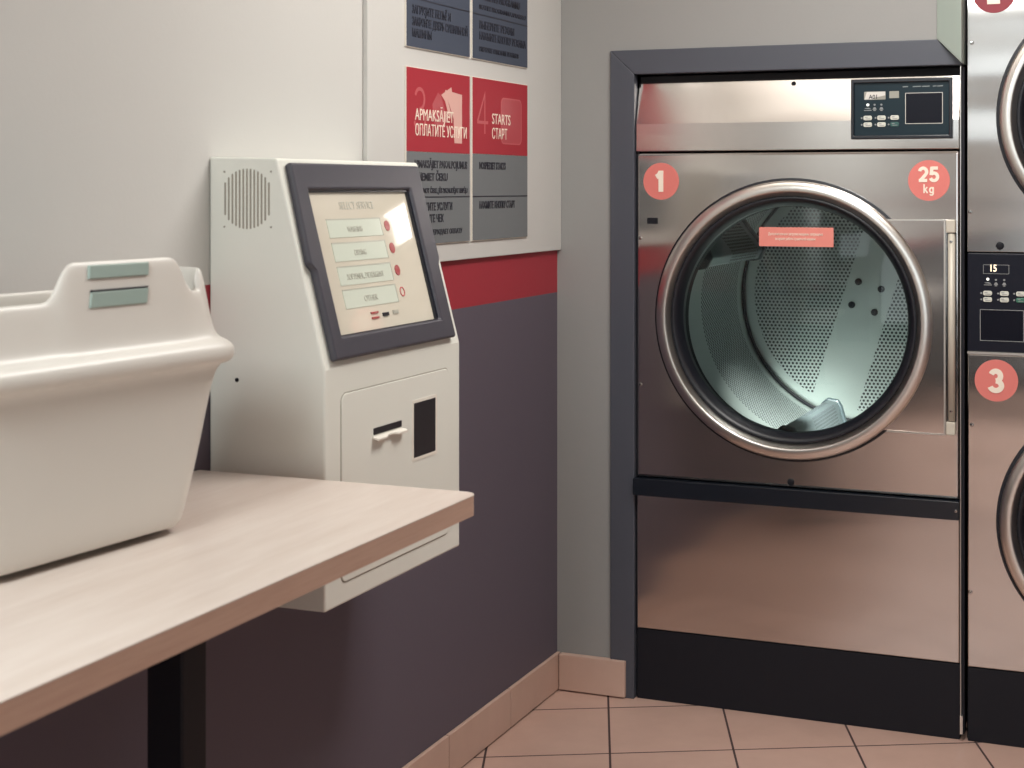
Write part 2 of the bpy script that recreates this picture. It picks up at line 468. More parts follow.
def controls(pn, rows, disp, patch, leds, big, digits, green):
    """film overlay pieces on the control panel pn; all (x,z) rectangles"""
    y = pn['face']
    d = fin('display', front(BM(), rrect(*disp, .002), y-.0012, y+.001), PANEL_INK if digits else GREY_PATCH, pn)
    if digits:
        bm = BM(); i = .0012
        ring2d(bm, rrect(disp[0]-i, disp[1]+i, disp[2]-i, disp[3]+i, .002), rrect(*disp, .001), lambda p: (p[0], y-.0014, p[1]), lambda p: (p[0], y+.001, p[1]))
        fin('display_rim', bm, LINE_GREY, pn)
        bm = text(BM(), digits, .028, frontM((disp[0]*.62+disp[1]*.38), y-.0018, disp[2]+.006), .8, .0006, 'CENTER', .0003)
        fin('digits', bm, DIGIT, d)
    else:
        bm = BM(); x0, x1, z0, z1 = disp
        front(bm, [(x0+.001, z0+.001), (x0+.03, z0+.001), (x0+.03, z0+.006), (x1-.001, z1-.012), (x1-.001, z1-.001), (x0+.008, z1-.001)], y-.0016, y-.0012)
        fin('painted_glare', bm, LINE_WHITE, d)  # glare on the display, drawn as a pale shape
        bm = text(BM(), 'A01', .018, frontM((x0+x1)/2-.004, y-.002, z0+.0022), .9, .0002, 'CENTER', .0003)
        fin('digits', bm, PANEL_INK, d)
    if patch: fin('coin_display', front(BM(), rrect(*patch, .001), y-.0012, y+.001), GREY_PATCH, pn)
    for i, (x, z) in enumerate(leds):
        fin('indicator_lamp', front(BM(), circ(x, z, .0042 if i == 0 else .003, 16), y-.0016, y), LED if i == 0 else LINE_GREY, pn)
    bm = BM()
    for i, (x, z) in enumerate(leds):      # little symbols under each lamp
        if i == 0:
            front(bm, [(x-.011, z-.0155), (x+.011, z-.0155), (x+.011, z-.0175), (x-.011, z-.0175)], y-.0014, y)
            front(bm, [(x-.009, z-.010), (x+.002, z-.0085), (x+.009, z-.012), (x+.009, z-.013), (x-.009, z-.0115)], y-.0014, y)
        else:
            front(bm, [(x-.006, z-.0145), (x+.006, z-.0145), (x+.0025, z-.0075), (x-.0025, z-.0075)], y-.0014, y)
            front(bm, circ(x, z-.017, .004, 10, .0015), y-.0014, y)
    fin('symbol', bm, LINE_GREY, pn)
    for r, z in enumerate(rows[1]):
        for c, x in enumerate(rows[0]):
            m = green if (r == 1 and c == 2) else BTN
            bt = fin('button', front(BM(), rrect(x-.0145, x+.0105, z-.0068, z+.0068, .005), y-.0030, y), m, pn, bevel=.001,
                     label='green start button' if m is green else None)
            bm = BM(); front(bm, circ(x-.0195, z, .0026, 12), y-.0016, y)
            front(bm, [(x-.008, z-.0035), (x+.006, z-.0035), (x+.006, z-.0018), (x-.008, z-.0018)], y-.0036, y-.003)
            front(bm, [(x-.010, z+.0012), (x-.002, z+.0012), (x-.002, z+.0034), (x-.010, z+.0034)], y-.0036, y-.003)
            fin('symbol', bm, LINE_GREY, bt)
    x0, x1, z0, z1 = big
    w = fin('reader_window', front(BM(), rrect(x0, x1, z0, z1, .001), y-.0012, y+.001), SCREEN_INK, pn)
    i = .0016
    ring2d(bm := BM(), rrect(x0-i, x1+i, z0-i, z1+i, .002), rrect(x0, x1, z0, z1, .001), lambda p: (p[0], y-.0018, p[1]), lambda p: (p[0], y, p[1]))
    fin('window_outline', bm, LINE_GREY if digits else LINE_WHITE, w)

def door_ring_profile(R):
    # domed bright band, then an inner cone that falls to the seal
    return [(R, .0), (R, -.022), (R-.002, -.028), (R-.006, -.0315), (R-.030, -.036), (R-.033, -.0345), (R-.035, -.029),
            (R-.046, -.018), (R-.048, .0)]

# ------------------------------------------------------------------ dryer 1
DX0, DX1 = .2665, 1.2485
d1 = thing('tumble_dryer', 'stainless steel tumble dryer with round glass door and number 1 badge', 'dryer', (.757, 0, 0))
bm = BM()
for b in ((DX0, DX0+.004, .03, 1.55, .02, 1.95), (DX1-.004, DX1, .03, 1.55, .02, 1.95), (DX0, DX1, .03, 1.55, 1.93, 1.95),
          (DX0, DX1, .03, 1.55, .0, .05), (DX0, DX1, 1.53, 1.55, .02, 1.95), (DX0, DX1, .03, .05, .18, .74), (DX0, DX1, .07, .09, 1.68, 1.95)):
    box(bm, *b)
fin('cabinet', bm, DEEP, d1)
# header: flat foot, then rolled back so that the upper face looks slightly upward
hp = [(.0, 1.7135), (.0, 1.800), (.043, 1.966), (.07, 1.966), (.07, 1.7135)]
fin('header_panel', prism(BM(), hp, lambda p: (DX0-.003, p[0], p[1]), lambda p: (DX1, p[0], p[1])), STEEL, d1, bevel=.003, seg=3)
DC = (.757, 1.203)
fin('door_panel', panel_with_hole(DX0, DX1, .696, 1.7095, *DC, .375, 0, .025), STEEL, d1, bevel=.009, seg=4)
fin('lower_panel', box(BM(), DX0, DX1, 0, .025, .222, .640), STEEL, d1, bevel=.004, seg=3)
fin('kick_plate', box(BM(), DX0, DX1, .004, .03, .0, .219), BLACK, d1, bevel=.002, label='black kick plate')
bm = front(BM(), rrect(DX0-.004, DX1+.001, .641, .694, .002, 1), -.026, .02)
h = fin('bumper_bar', bm, mat('dark teal grey plastic', srgb(22, 27, 35), .22), d1, bevel=.019, seg=6, label='black bumper bar')
screw(d1, .757, 1.914, .0095, .0325, BLACK); screw(d1, .755, .713, .011, 0, BLACK)
screw(d1, 1.241, .6675, .005, -.0255); screw(d1, .279, 1.443, .006); screw(d1, .279, .985, .006)
fin('lock_slot', front(BM(), [(.302, 1.488), (.336, 1.488), (.336, 1.507), (.302, 1.507)], -.002, .001), BLACK, d1)
# door
R = .419
fin('door_seal', lathe(BM(), [(.427, .001), (.427, -.010), (.417, -.012), (.417, .001)], *DC), RUBBER, d1, smooth=False)
dr = fin('door_ring', lathe(BM(), door_ring_profile(R), *DC), STEEL_RING, d1, smooth=True, label='bright domed steel door ring')
fin('gasket', lathe(BM(), [(.3725, -.020), (.362, -.018), (.355, -.008), (.344, .012), (.342, .034), (.360, .038), (.3725, .03)], *DC), RUBBER, dr, smooth=True)
fin('door_glass', lathe(BM(), [(0, .000)] + [(.345*i/10, .000+.022*(i/10)**2) for i in range(1, 11)], *DC, 96, False), GLASS, dr, smooth=True)
bm = BM()
box(bm, DC[0]-.098, DC[0]+.128, -.0065, -.0045, 1.4235, 1.4815)
st = fin('door_sticker', bm, STICKER, dr, label='pink warning sticker')
bm = BM()
text(bm, 'Дополнительная загрузка машины запрещена', .0115, frontM(.77, -.0070, 1.4575), 1, .0001, 'CENTER', .0003, fit=.165)
text(bm, 'во время работы сушильной машины', .0115, frontM(.77, -.0070, 1.4430), 1, .0001, 'CENTER', .0003, fit=.122)
fin('lettering', bm, CREAM, st)
# hinge plate to the right of the ring
n = 24; a0 = math.asin((.884-DC[1]+.006)/(R-.02)); a1 = math.asin((1.509-DC[1]-.002)/(R-.02))
pl = [(DC[0]+(R-.02)*math.cos(a0+(a1-a0)*i/n), DC[1]+(R-.02)*math.sin(a0+(a1-a0)*i/n)) for i in range(n+1)]
pl = [(p[0], min(1.509, max(.884, p[1]))) for p in pl] + [(1.212, 1.509), (1.212, .884)]
fin('hinge_plate', front(BM(), pl, -.022, -.0015), STEEL, d1, bevel=.003)
bm = BM(); ring2d(bm, [(1.212,.884),(1.212,1.509),(1.04,1.509),(1.04,.884)][::1], [(1.207,.8885),(1.207,1.5045),(1.045,1.5045),(1.045,.8885)], lambda p:(p[0],-.0235,p[1]), lambda p:(p[0],-.022,p[1]))
for f in list(bm.faces):                      # keep the two flanges and the folded right edge only
    if f.calc_center_median().x < 1.06: bm.faces.remove(f)
fin('plate_flange', bm, STEEL_EDGE, d1)
bm = BM(); cyl(bm, (1.2285, -.018, .926), (1.2285, -.018, 1.468), .0105, 20)
hg = fin('hinge', bm, HINGE, d1, smooth=True, label='pale hinge rod')
for z in (.886, 1.4705): fin('hinge_block', box(BM(), 1.2135, 1.2405, -.030, -.001, z, z+.038), HINGE, hg, bevel=.003)
for z in (.955, 1.445): screw(hg, 1.2275, z, .005, -.0265)
fin('hinge_leaf', box(BM(), 1.2145, 1.2405, -.009, -.0008, .925, 1.4695), BLACK, hg)
# drum
bm = lathe(BM(), [(DR, DY0), (DR, DY1)], DCX, DCZ, 128, False)
dm = fin('drum', bm, DRUM_SHELL, d1, smooth=True)
fin('drum_back', lathe(BM(), [(DR-.002, DY1-.004), (.0, DY1-.004)], DCX, DCZ, 128, False), DRUM_BACK, dm, smooth=False)
fin('drum_seam', lathe(BM(), [(DR-.001, DY1-.03), (DR-.010, DY1-.026), (DR-.010, DY1-.014), (DR-.001, DY1-.010)], DCX, DCZ, 128), BLACK, dm, smooth=True)
fin('drum_throat', lathe(BM(), [(.350, .036), (.352, DY0), (DR, DY0+.002), (DR, DY0-.01), (.375, DY0-.01), (.375, .036)], DCX, DCZ, 96), DEEP, d1)
for dx, dz in ((-.035, .052), (.050, .026), (-.060, -.036), (.025, -.062)):
    screw(dm, DCX+dx, DCZ+dz, .013, DY1-.008, BLACK, 'drum_bolt')
def vane(deg):
    a = math.radians(deg); c, s = math.cos(a), math.sin(a)
    def P(r, t, y): return (DCX+r*c-t*s, y, DCZ+r*s+t*c)
    bm = BM(); r0, r1 = DR-.004, DR-.125
    pts = [(r0, -.075), (r1+.02, -.030), (r1, -.018), (r1, .018), (r1+.02, .030), (r0, .075)]
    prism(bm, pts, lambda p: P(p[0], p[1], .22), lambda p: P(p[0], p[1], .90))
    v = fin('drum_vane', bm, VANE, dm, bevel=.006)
    for y0, y1 in ((.195, .22), (.90, .93)):
        bm = BM(); pts2 = [(r0, -.085), (r1+.014, -.036), (r1-.006, -.020), (r1-.006, .020), (r1+.014, .036), (r0, .085)]
        prism(bm, pts2, lambda p: P(p[0], p[1], y0), lambda p: P(p[0], p[1], y1))
        fin('vane_cap', bm, VANE_CAP, v, bevel=.006)
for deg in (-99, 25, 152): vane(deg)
# badges
badge(d1, 'number_badge', .347, 1.621, .0575, BADGE, [('1', .066, -.033, .0155)])
badge(d1, 'capacity_badge', 1.162, 1.622, .0595, BADGE, [('25', .044, -.004, .0095), ('kg', .026, -.037, .0042)])
# control panel
bm = BM(); x0, x1, z0, z1 = .937, 1.2305, 1.744, 1.922
ring2d(bm, rrect(x0, x1, z0, z1, .003), rrect(x0+.010, x1-.011, z0+.011, z1-.012, .002), lambda p: (p[0], -.012, p[1]), lambda p: (p[0], .05, p[1]))
cf = fin('control_panel', bm, BLACK_GLOSS, d1, bevel=.003)
pn = fin('control_film', box(BM(), x0+.009, x1-.010, -.004, .045, z0+.010, z1-.011), PANEL_TEAL, d1); pn['face'] = -.004
px = lambda u: .937+(u-90)/(935-90)*.2935
pz = lambda v: 1.922-(v-77)/(580-77)*.178
controls(pn, ([px(236), px(352), px(462)], [pz(402), pz(458)]), (px(200), px(380), pz(250), pz(182)), (px(412), px(492), pz(240), pz(182)),
         [(px(231), pz(292)), (px(288), pz(292)), (px(345), pz(292))], (px(549), px(848), pz(452), pz(204)), None, BTN_DARK)
bm = BM()
for u, w in ((545, 22), (640, 34), (695, 12), (725, 20), (785, 14), (830, 24)): front(bm, [(px(u-w), pz(152)), (px(u+w), pz(150)), (px(u+w), pz(143)), (px(u-w), pz(145))], -.0046, -.0036)
fin('symbol', bm, LINE_GREY, pn)
del pn['face']

# ------------------------------------------------------------------ stacked dryers 2 / 3
SX0, SX1 = 1.2665, 2.1845
SC = .5*(SX0+SX1)-.012
d2 = thing('stacked_tumble_dryer', 'tall stainless steel double stacked tumble dryer with number 3 badge, at right edge', 'dryer', (SC, 0, 0))
bm = BM()
for b in ((SX0, SX0+.02, .03, 1.2, .02, 2.40), (SX1-.02, SX1, .03, 1.2, .02, 2.40), (SX0, SX1, 1.18, 1.2, 0, 2.4), (SX0, SX1, .03, 1.2, 2.38, 2.40), (SX0, SX1, .03, 1.2, 0, .05), (SX0, SX1, .03, .05, .05, 2.38)):
    box(bm, *b)
fin('cabinet', bm, DEEP, d2)
RS = .352
for nm, z0, z1, cz in (('lower_front_panel', .2165, 1.121, .646), ('upper_front_panel', 1.4165, 2.32, 1.804)):
    fin(nm, panel_with_hole(SX0+.004, SX1, z0, z1, SC, cz, .30, 0, .025), STEEL, d2, bevel=.004, seg=3)
    fin('door_seal', lathe(BM(), [(RS+.010, .001), (RS+.010, -.014), (RS-.002, -.016), (RS-.002, .001)], SC, cz), RUBBER, d2)
    g = fin('door_ring', lathe(BM(), door_ring_profile(RS), SC, cz), STEEL_RING, d2, smooth=True)
    fin('gasket', lathe(BM(), [(RS-.0475, -.020), (RS-.058, -.018), (RS-.075, .01), (RS-.06, .03), (RS-.0475, .03)], SC, cz), RUBBER, g, smooth=True)
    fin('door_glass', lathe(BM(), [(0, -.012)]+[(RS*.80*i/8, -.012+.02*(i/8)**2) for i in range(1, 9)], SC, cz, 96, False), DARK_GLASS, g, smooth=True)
fin('kick_plate', box(BM(), SX0+.004, SX1, .004, .03, 0, .2135), BLACK, d2, bevel=.002, label='black kick plate')
fin('top_panel', box(BM(), SX0+.004, SX1, 0, .025, 2.323, 2.40), STEEL, d2, bevel=.003)
pn = fin('control_panel', box(BM(), SX0+.004, SX1, .001, .025, 1.1285, 1.4120), PANEL_INK, d2, bevel=.002); pn['face'] = .001
fin('panel_strip', box(BM(), SX0+.004, SX1, -.003, .02, 1.1215, 1.1280), STEEL_EDGE, d2)
qx = lambda u: 1.2725+(u/7.315)*.00309
qz = lambda v: 1.412-((v/7.315)-3)*.002893
controls(pn, ([qx(133), qx(243), qx(348)], [qz(312), qz(358)]), (qx(102), qx(266), qz(168), qz(107)), None,
         [(qx(130), qz(210)), (qx(183), qz(214)), (qx(237), qz(214))], (qx(82), qx(361), qz(655), qz(434)), '15', BTN_GREEN)
del pn['face']
badge(d2, 'number_badge', 1.351, 1.047, .060, BADGE, [('3', .066, -.033, .0150)])
badge(d2, 'number_badge', 1.345, 2.163, .060, BADGE_DARK, [('2', .066, -.033, .0150)], label='dark red number 2 badge')
for x, z in ((1.279, 1.531), (1.283, .916), (1.279, .432), (1.283, 2.02)): screw(d2, x, z, .006)
screw(d2, 1.361, 1.434, .0115, 0, BLACK, 'knob')
# bright edge strip that runs down the joint between the two machines
bm = BM(); box(bm, 1.2515, 1.2535, -.010, .03, .035, 1.953); box(bm, 1.2535, 1.2625, -.002, .03, .02, 1.95, 1)
fin('edge_strip', bm, [STEEL_EDGE, BLACK], d2, label='thin bright steel edge strip')
fin('edge_foot', box(BM(), 1.251, 1.2585, -.0125, .0, .022, .075), STEEL_EDGE, d2)

# ------------------------------------------------------------------ payment kiosk on the left wall
KY0, KY1 = -1.983, -1.342
kio = thing('payment_kiosk', 'cream wall mounted payment terminal with slanted touch screen and receipt slot', 'payment terminal', (.0, (KY0+KY1)/2, .757))
prof = [(.001, .757), (.271, .757), (.271, 1.237), (.160, 1.660), (.001, 1.664)]
bm = prism(BM(), prof, lambda p: (p[0], KY0, p[1]), lambda p: (p[0], KY1, p[1]))
fin('body', bm, KIOSK, kio, bevel=.005, seg=3)
L = math.hypot(.111, .423); ED = (.111/L, -.423/L); EN = (.423/L, .111/L)
def S(h): return lambda p: (.160+ED[0]*p[1]+EN[0]*h, p[0], 1.660+ED[1]*p[1]+EN[1]*h)
def SM(y, s, h):          # text matrix on the slanted face
    o = S(h)((y, s))
    return Matrix(((0, -ED[0], EN[0], o[0]), (1, 0, 0, o[1]), (0, -ED[1], EN[1], o[2]), (0, 0, 0, 1)))
yb0, yb1 = -1.960, -1.376
outer = [(yb0, .012), (yb1, .012), (yb1, .236), (yb1-.010, .25), (yb1-.010, .423), (yb0+.003, .423), (yb0+.003, .236), (yb0-.012, .222)]
ys0, ys1, s0, s1 = -1.914, -1.446, .070, .376
inner = [(ys0, s0), (ys1, s0), (ys1, .236), (ys1, .25), (ys1, s1), (ys0, s1), (ys0, .25), (ys0, .236)]
bm = ring2d(BM(), outer, inner, S(.017), S(.0))
bz = fin('screen_bezel', bm, BEZEL, kio, bevel=.006, seg=3, label='charcoal screen bezel')
i = .006
bm = ring2d(BM(), rrect(ys0-.001, ys1+.001, s0-.001, s1+.001, .002), rrect(ys0+i*.6, ys1-i*1.6, s0+i*.6, s1-i*.4, .003), S(.010), S(.001))
fin('screen_rim', bm, BEZEL_LINE, bz)
sc = fin('touch_screen', prism(BM(), [(ys0+.001, s0+.001), (ys1-.001, s0+.001), (ys1-.001, s1-.001), (ys0+.001, s1-.001)], S(.004), S(.001)), SCREEN, kio)
hh = .0046
bm = text(BM(), 'SELECT SERVICE', .024, SM(-1.702, .110, hh), 1, 0, 'CENTER', .0003, fit=.155)
fin('text_line', bm, SCREEN_FADE, sc)
W = {'WASHING': .152, 'DRYING': .203, 'SOFTENER, DETERGENT': .254, 'OTHER': .303}
for (s, sp), ft in zip(W.items(), (.068, .052, .165, .06)):
    fin('text_line', text(BM(), s, .018, SM(-1.735, sp+.008, hh+.0012), 1, 0, 'CENTER', .0003, fit=ft), SCREEN_FADE, sc)
for j, sp in enumerate((.152, .203, .254, .303)):
    h2 = .019
    b = fin('screen_button', prism(BM(), [(-1.850, sp-h2), (-1.612, sp-h2), (-1.612, sp+h2), (-1.850, sp+h2)], S(hh+.0006), S(.003)), SCREEN_BTN, sc)
    bm = prism(BM(), [(-1.850, sp-h2-.0025), (-1.612, sp-h2-.0025), (-1.612, sp-h2), (-1.850, sp-h2)], S(hh+.0009), S(.003))
    prism(bm, [(-1.612, sp-h2-.0025), (-1.6095, sp-h2-.0025), (-1.6095, sp+h2), (-1.612, sp+h2)], S(hh+.0009), S(.003))
    fin('button_outline', bm, SCREEN_LINE, b)
    bm = BM()
    if j < 3:
        prism(bm, circ(-1.582, sp-.002, .0120, 24), S(hh+.0006), S(.003))
    else:
        ring2d(bm, circ(-1.582, sp-.002, .0110, 24), circ(-1.582, sp-.002, .0085, 24), S(hh+.0006), S(.003))
    fin('price_mark', bm, SCREEN_DOT if j < 3 else SIGN_RED_PALE, sc)
bm = BM()
for s_ in (.338, .349): prism(bm, [(-1.750, s_-.002), (-1.718, s_-.002), (-1.718, s_+.002), (-1.750, s_+.002)], S(hh+.0022), S(.003))
fin('red_flag', bm, SCREEN_DOT, sc)
fin('dark_flag', prism(BM(), [(-1.698, .341), (-1.672, .341), (-1.672, .349), (-1.698, .349)], S(hh+.0022), S(.003)), BEZEL_LINE, sc)
fin('pale_flag', prism(BM(), [(-1.650, .339), (-1.626, .339), (-1.626, .347), (-1.650, .347)], S(hh+.0022), S(.003)), SCREEN_LINE, sc)
# speaker slits on the side that faces the camera
bm = BM(); cx, cz, r = .0905, 1.578, .0615
for i in range(-6, 7):
    x = cx+i*.0086; hz = math.sqrt(max(0, r*r-(i*.0086)**2))
    front(bm, rrect(x-.0021, x+.0021, cz-hz, cz+hz, .002, 3), KY0-.0004, KY0+.004)
fin('speaker_grille', bm, KIOSK_GROOVE, kio)
for x, z in ((.037, 1.633), (.147, 1.633), (.037, 1.521), (.147, 1.521)):
    fin('rivet', front(BM(), circ(x, z, .0022, 10), KY0-.0008, KY0+.002), KIOSK_GROOVE, kio)
screw(kio, .067, 1.210, .0045, KY0, BLACK)
# service door : a rounded outline groove in the front
x = .2714
dp = fin('service_door', side(BM(), rrect(-1.918, -1.408, .802, 1.183, .018, 6), .268, x+.0022), KIOSK, kio, bevel=.0012)
bm = ring2d(BM(), rrect(-1.9205, -1.4055, .7995, 1.1855, .020, 6), rrect(-1.9175, -1.4085, .8025, 1.1825, .018, 6), lambda p: (x+.0004, p[0], p[1]), lambda p: (.268, p[0], p[1]))
fin('door_groove', bm, KIOSK_GROOVE, dp)
xs = x+.0022
bm = ring2d(BM(), rrect(-1.600, -1.474, .996, 1.131, .003), rrect(-1.593, -1.481, 1.003, 1.124, .002), lambda p: (xs+.0010, p[0], p[1]), lambda p: (xs-.002, p[0], p[1]))
wr = fin('window_rim', bm, SIGN_BACK, dp)
fin('reader_window', side(BM(), rrect(-1.5935, -1.4805, 1.0025, 1.1245, .002), xs-.002, xs+.0006), KIOSK_DARK, dp, label='dark card reader window')
fin('receipt_slot', side(BM(), rrect(-1.783, -1.652, 1.0815, 1.0955, .003), xs-.002, xs+.001), KIOSK_DARK, dp)
bm = BM()      # lip under the slot with a thumb notch
out = [(-1.786, 0), (-1.648, 0), (-1.648, .014), (-1.688, .014), (-1.700, .008), (-1.716, .007), (-1.732, .008), (-1.744, .014), (-1.786, .014)]
prism(bm, out, lambda p: (xs+p[1], p[0], 1.0790-p[1]*.25), lambda p: (xs+p[1], p[0], 1.0735-p[1]*.25))
fin('receipt_lip', bm, SIGN_BACK, dp, bevel=.0012)

# ------------------------------------------------------------------ folding table
TX, TY1, TY0, TZ = .625, -2.026, -4.30, 1.030
tb = thing('folding_table', 'pale ash laundry folding table with dark legs below payment terminal', 'table', (.33, -3.15, 0))
pts = []
r = .032
for cx, cy, a in ((TX-r, TY1-r, 0), (.004, TY1, None), (.004, TY0, None), (TX-r, TY0+r, 270)):
    if a is None: pts.append((cx, cy)); continue
    for i in range(9):
        t = math.radians(a+90*i/8); pts.append((cx+r*math.cos(t), cy+r*math.sin(t)))
bm = prism(BM(), pts, lambda p: (p[0], p[1], TZ-.002), lambda p: (p[0], p[1], TZ))
fin('tabletop', bm, WOOD, tb)
bm = prism(BM(), pts, lambda p: (p[0]-.0004, p[1]-.0004, TZ-.038), lambda p: (p[0]-.0004, p[1]-.0004, TZ-.002))
fin('edge_band', bm, WOOD_EDGE, tb)
for y in (-2.548, -3.80):
    lg = fin('leg', box(BM(), .277, .347, y-.035, y+.035, .012, TZ-.038), BLACK, tb, bevel=.004)
    fin('foot_plate', box(BM(), .12, .50, y-.05, y+.05, 0, .012), BLACK, lg, bevel=.003)
    fin('bracket', box(BM(), .08, .54, y-.045, y+.045, TZ-.050, TZ-.038), BLACK, lg)

# ------------------------------------------------------------------ laundry basket
bk = thing('laundry_basket', 'white plastic laundry basket with raised grey green grip on the table', 'basket', (.198, -2.73, TZ))
BANG = math.radians(-5.5)
def rr3(a, b, r, n=10, m=26):
    """rounded rectangle outline, half sizes a (x) by b (y), many points on the long sides"""
    o = []
    def seg(p, q, k): return [(p[0]+(q[0]-p[0])*i/k, p[1]+(q[1]-p[1])*i/k) for i in range(k)]
    def cor(cx, cy, a0): return [(cx+r*math.cos(math.radians(a0+90*i/n)), cy+r*math.sin(math.radians(a0+90*i/n))) for i in range(n)]
    o += cor(a-r, b-r, 0); o += seg((a-r, b), (-a+r, b), 14)
    o += cor(-a+r, b-r, 90); o += seg((-a, b-r), (-a, -b+r), m)
    o += cor(-a+r, -b+r, 180); o += seg((-a+r, -b), (a-r, -b), 14)
    o += cor(a-r, -b+r, 270); o += seg((a, -b+r), (a, b-r), m)
    return o
def sm(t): t = max(0, min(1, t)); return t*t*(3-2*t)
HC = .053                       # handle centre along the long side
def bump(x, y, a, b):
    v = 0
    if x > a-.03:
        v = max(v, sm((.160-abs(y-HC))/.040))
    if abs(y) > b-.03:
        v = max(v, .62*sm((.165-abs(x))/.04))
    return v
LIPZ = .283
rings = []
A, B = .132, .310
spec = [   # half a, half b, corner r, z, bump share
    (A-.085, B-.125, .035, .000, 0), (A-.082, B-.122, .036, .009, 0), (A-.052, B-.092, .050, .0095, 0), (A-.040, B-.078, .055, .0125, 0), (A-.033, B-.068, .060, .020, 0),
    (A-.017, B-.035, .065, .16, 0), (A-.006, B-.013, .068, LIPZ-.006, 0),
    (A+.008, B+.004, .072, LIPZ-.006, 0), (A+.016, B+.013, .076, LIPZ, 0), (A+.019, B+.017, .078, LIPZ+.012, 0),
    (A+.016, B+.013, .076, LIPZ+.026, 0), (A+.004, B-.001, .070, LIPZ+.034, 0), (A-.006, B-.012, .066, LIPZ+.040, 0.0),
    (A-.012, B-.020, .064, LIPZ+.062, .25), (A-.018, B-.028, .062, LIPZ+.096, .72), (A-.022, B-.033, .060, LIPZ+.114, .97),
    (A-.028, B-.039, .058, LIPZ+.119, 1), (A-.034, B-.045, .056, LIPZ+.114, .97),
    (A-.030, B-.044, .056, LIPZ+.06, .3), (A-.022, B-.036, .058, LIPZ+.02, 0), (A-.036, B-.07, .052, .04, 0), (A-.058, B-.10, .045, .008, 0)]
bm = BM(); rot = Matrix.Rotation(BANG, 4, 'Z'); org = Vector((.198, -2.73, TZ))
for a, b, r, z, w in spec:
    rings.append([bm.verts.new(org + rot @ Vector((x, y, z + w*.058*bump(x, y, a, b)))) for x, y in rr3(a, b, r)])
N = len(rings[0])
for q in range(len(rings)-1):
    for i in range(N):
        bm.faces.new((rings[q][i], rings[q][(i+1) % N], rings[q+1][(i+1) % N], rings[q+1][i]))
bm.faces.new(rings[0]); bm.faces.new(rings[-1][::-1])
o = fin('tub', bm, PLASTIC, bk, smooth=True)
md = o.modifiers.new('smooth', 'SUBSURF'); md.levels = 1; md.render_levels = 2
def pad(y0, y1, z0, z1, xa, xb, m, name, sk=.004):
    bm = BM()
    P = lambda x, y, z: tuple(org + rot @ Vector((x, y, z)))
    q = [(y0, z0), (y1, z0), (y1+sk, z1), (y0+sk, z1)]
    prism(bm, q, lambda p: P(xa+(p[1]-z0)/(z1-z0)*(xb-xa), p[0], p[1]), lambda p: P(xa-.008+(p[1]-z0)/(z1-z0)*(xb-xa), p[0], p[1]))
    return fin(name, bm, m, bk, bevel=.0015)
pad(HC-.086, HC+.048, .432, .4525, A-.0160, A-.0188, GRIP, 'grip')
pad(HC-.088, HC+.040, .388, .412, A-.0120, A-.0142, GRIP, 'grip', .006)
pad(HC-.085, HC+.043, .4125, .4150, A-.0136, A-.0138, BLACK, 'grip_slot')

# ------------------------------------------------------------------ wall signs
# the boards stand 2 cm proud of the wall plane they were measured on
wy = lambda y: -4.742+(y+4.742)*.989
wz = lambda z: 1.6+(z-1.6)*.989
def sign(y0, y1, z0, head, div, top, label, name='instruction_sign', low=SIGN_GREY):
    y0, y1, z0, head, div, top = wy(y0), wy(y1), wz(z0), wz(head), wz(div), wz(top)
    t = thing(name, label, 'sign', (.014, (y0+y1)/2, z0), 'instruction boards on the left wall')
    fin('backing_board', box(BM(), .0143, .0185, y0-.003, y1+.003, z0-.002, top+.002), SIGN_BACK, t)
    fin('red_header', box(BM(), .0150, .0200, y0, y1, head, top), SIGN_RED, t, label='red header band')
    fin('grey_field', box(BM(), .0150, .0200, y0, y1, z0, head-.0005), low, t, label='grey text field')
    fin('divider', box(BM(), .0180, .0204, y0, y1, div-.0016, div+.0016), SIGN_TEXT, t)
    return t
XT = .0206
CA, CB = (-1.076, -.682), (-.660, -.253)
def letters(t, lines, m, name='text_line'):
    for s, size, y, z, fit, bold in lines:
        bm = text(BM(), s, size, sideM(XT, wy(y), wz(z)), 1, bold, 'LEFT', .0004, fit=fit)
        fin(name, bm, m, t)
s3 = sign(*CA, 1.452, 1.6955, 1.576, 1.913, 'red and grey instruction sign with big number 3, partly behind the terminal')
sg = lambda p: (XT-.0004, p[0], p[1]); sg0 = lambda p: (.0195, p[0], p[1])
fin('number', glyphs(BM(), '3', .125, wy(-.998), wz(1.745), .0095, sg, sg0, sx=1.1), SIGN_RED_PALE, s3)
letters(s3, [('APMAKSĀJIET', .043, -1.030, 1.778, .235, 0), ('ОПЛАТИТЕ УСЛУГИ', .043, -1.030, 1.7375, .320, 0)], CREAM)
letters(s3, [('APMAKSĀJIET PAKALPOJUMUS', .028, -1.038, 1.6535, .335, .0008), ('IZŅEMIET ČEKU', .028, -1.038, 1.620, .205, .0008),
             ('NEIZŅEMOT ČEKU, JŪS PAZAUDĒJAT IESPĒJU', .018, -1.038, 1.587, .335, .0006),
             ('ОПЛАТИТЕ УСЛУГИ', .028, -1.038, 1.5405, .235, .0008), ('ВОЗЬМИТЕ ЧЕК', .028, -1.038, 1.509, .18, .0008),
             ('ЧЕК ПОДТВЕРЖДАЕТ ОПЛАТУ', .018, -1.038, 1.476, .30, .0006)], SIGN_TEXT)
bm = BM(); f = lambda pts, x: side(bm, [(wy(p[0]), wz(p[1])) for p in pts], .0195, x)
f([(-.835, 1.865), (-.735, 1.858), (-.735, 1.723), (-.785, 1.723), (-.790, 1.790), (-.845, 1.862), (-.842, 1.866)], .0203)
f([(-.870, 1.851), (-.805, 1.875), (-.800, 1.857), (-.832, 1.845), (-.805, 1.800), (-.815, 1.785), (-.845, 1.835)], .0204)
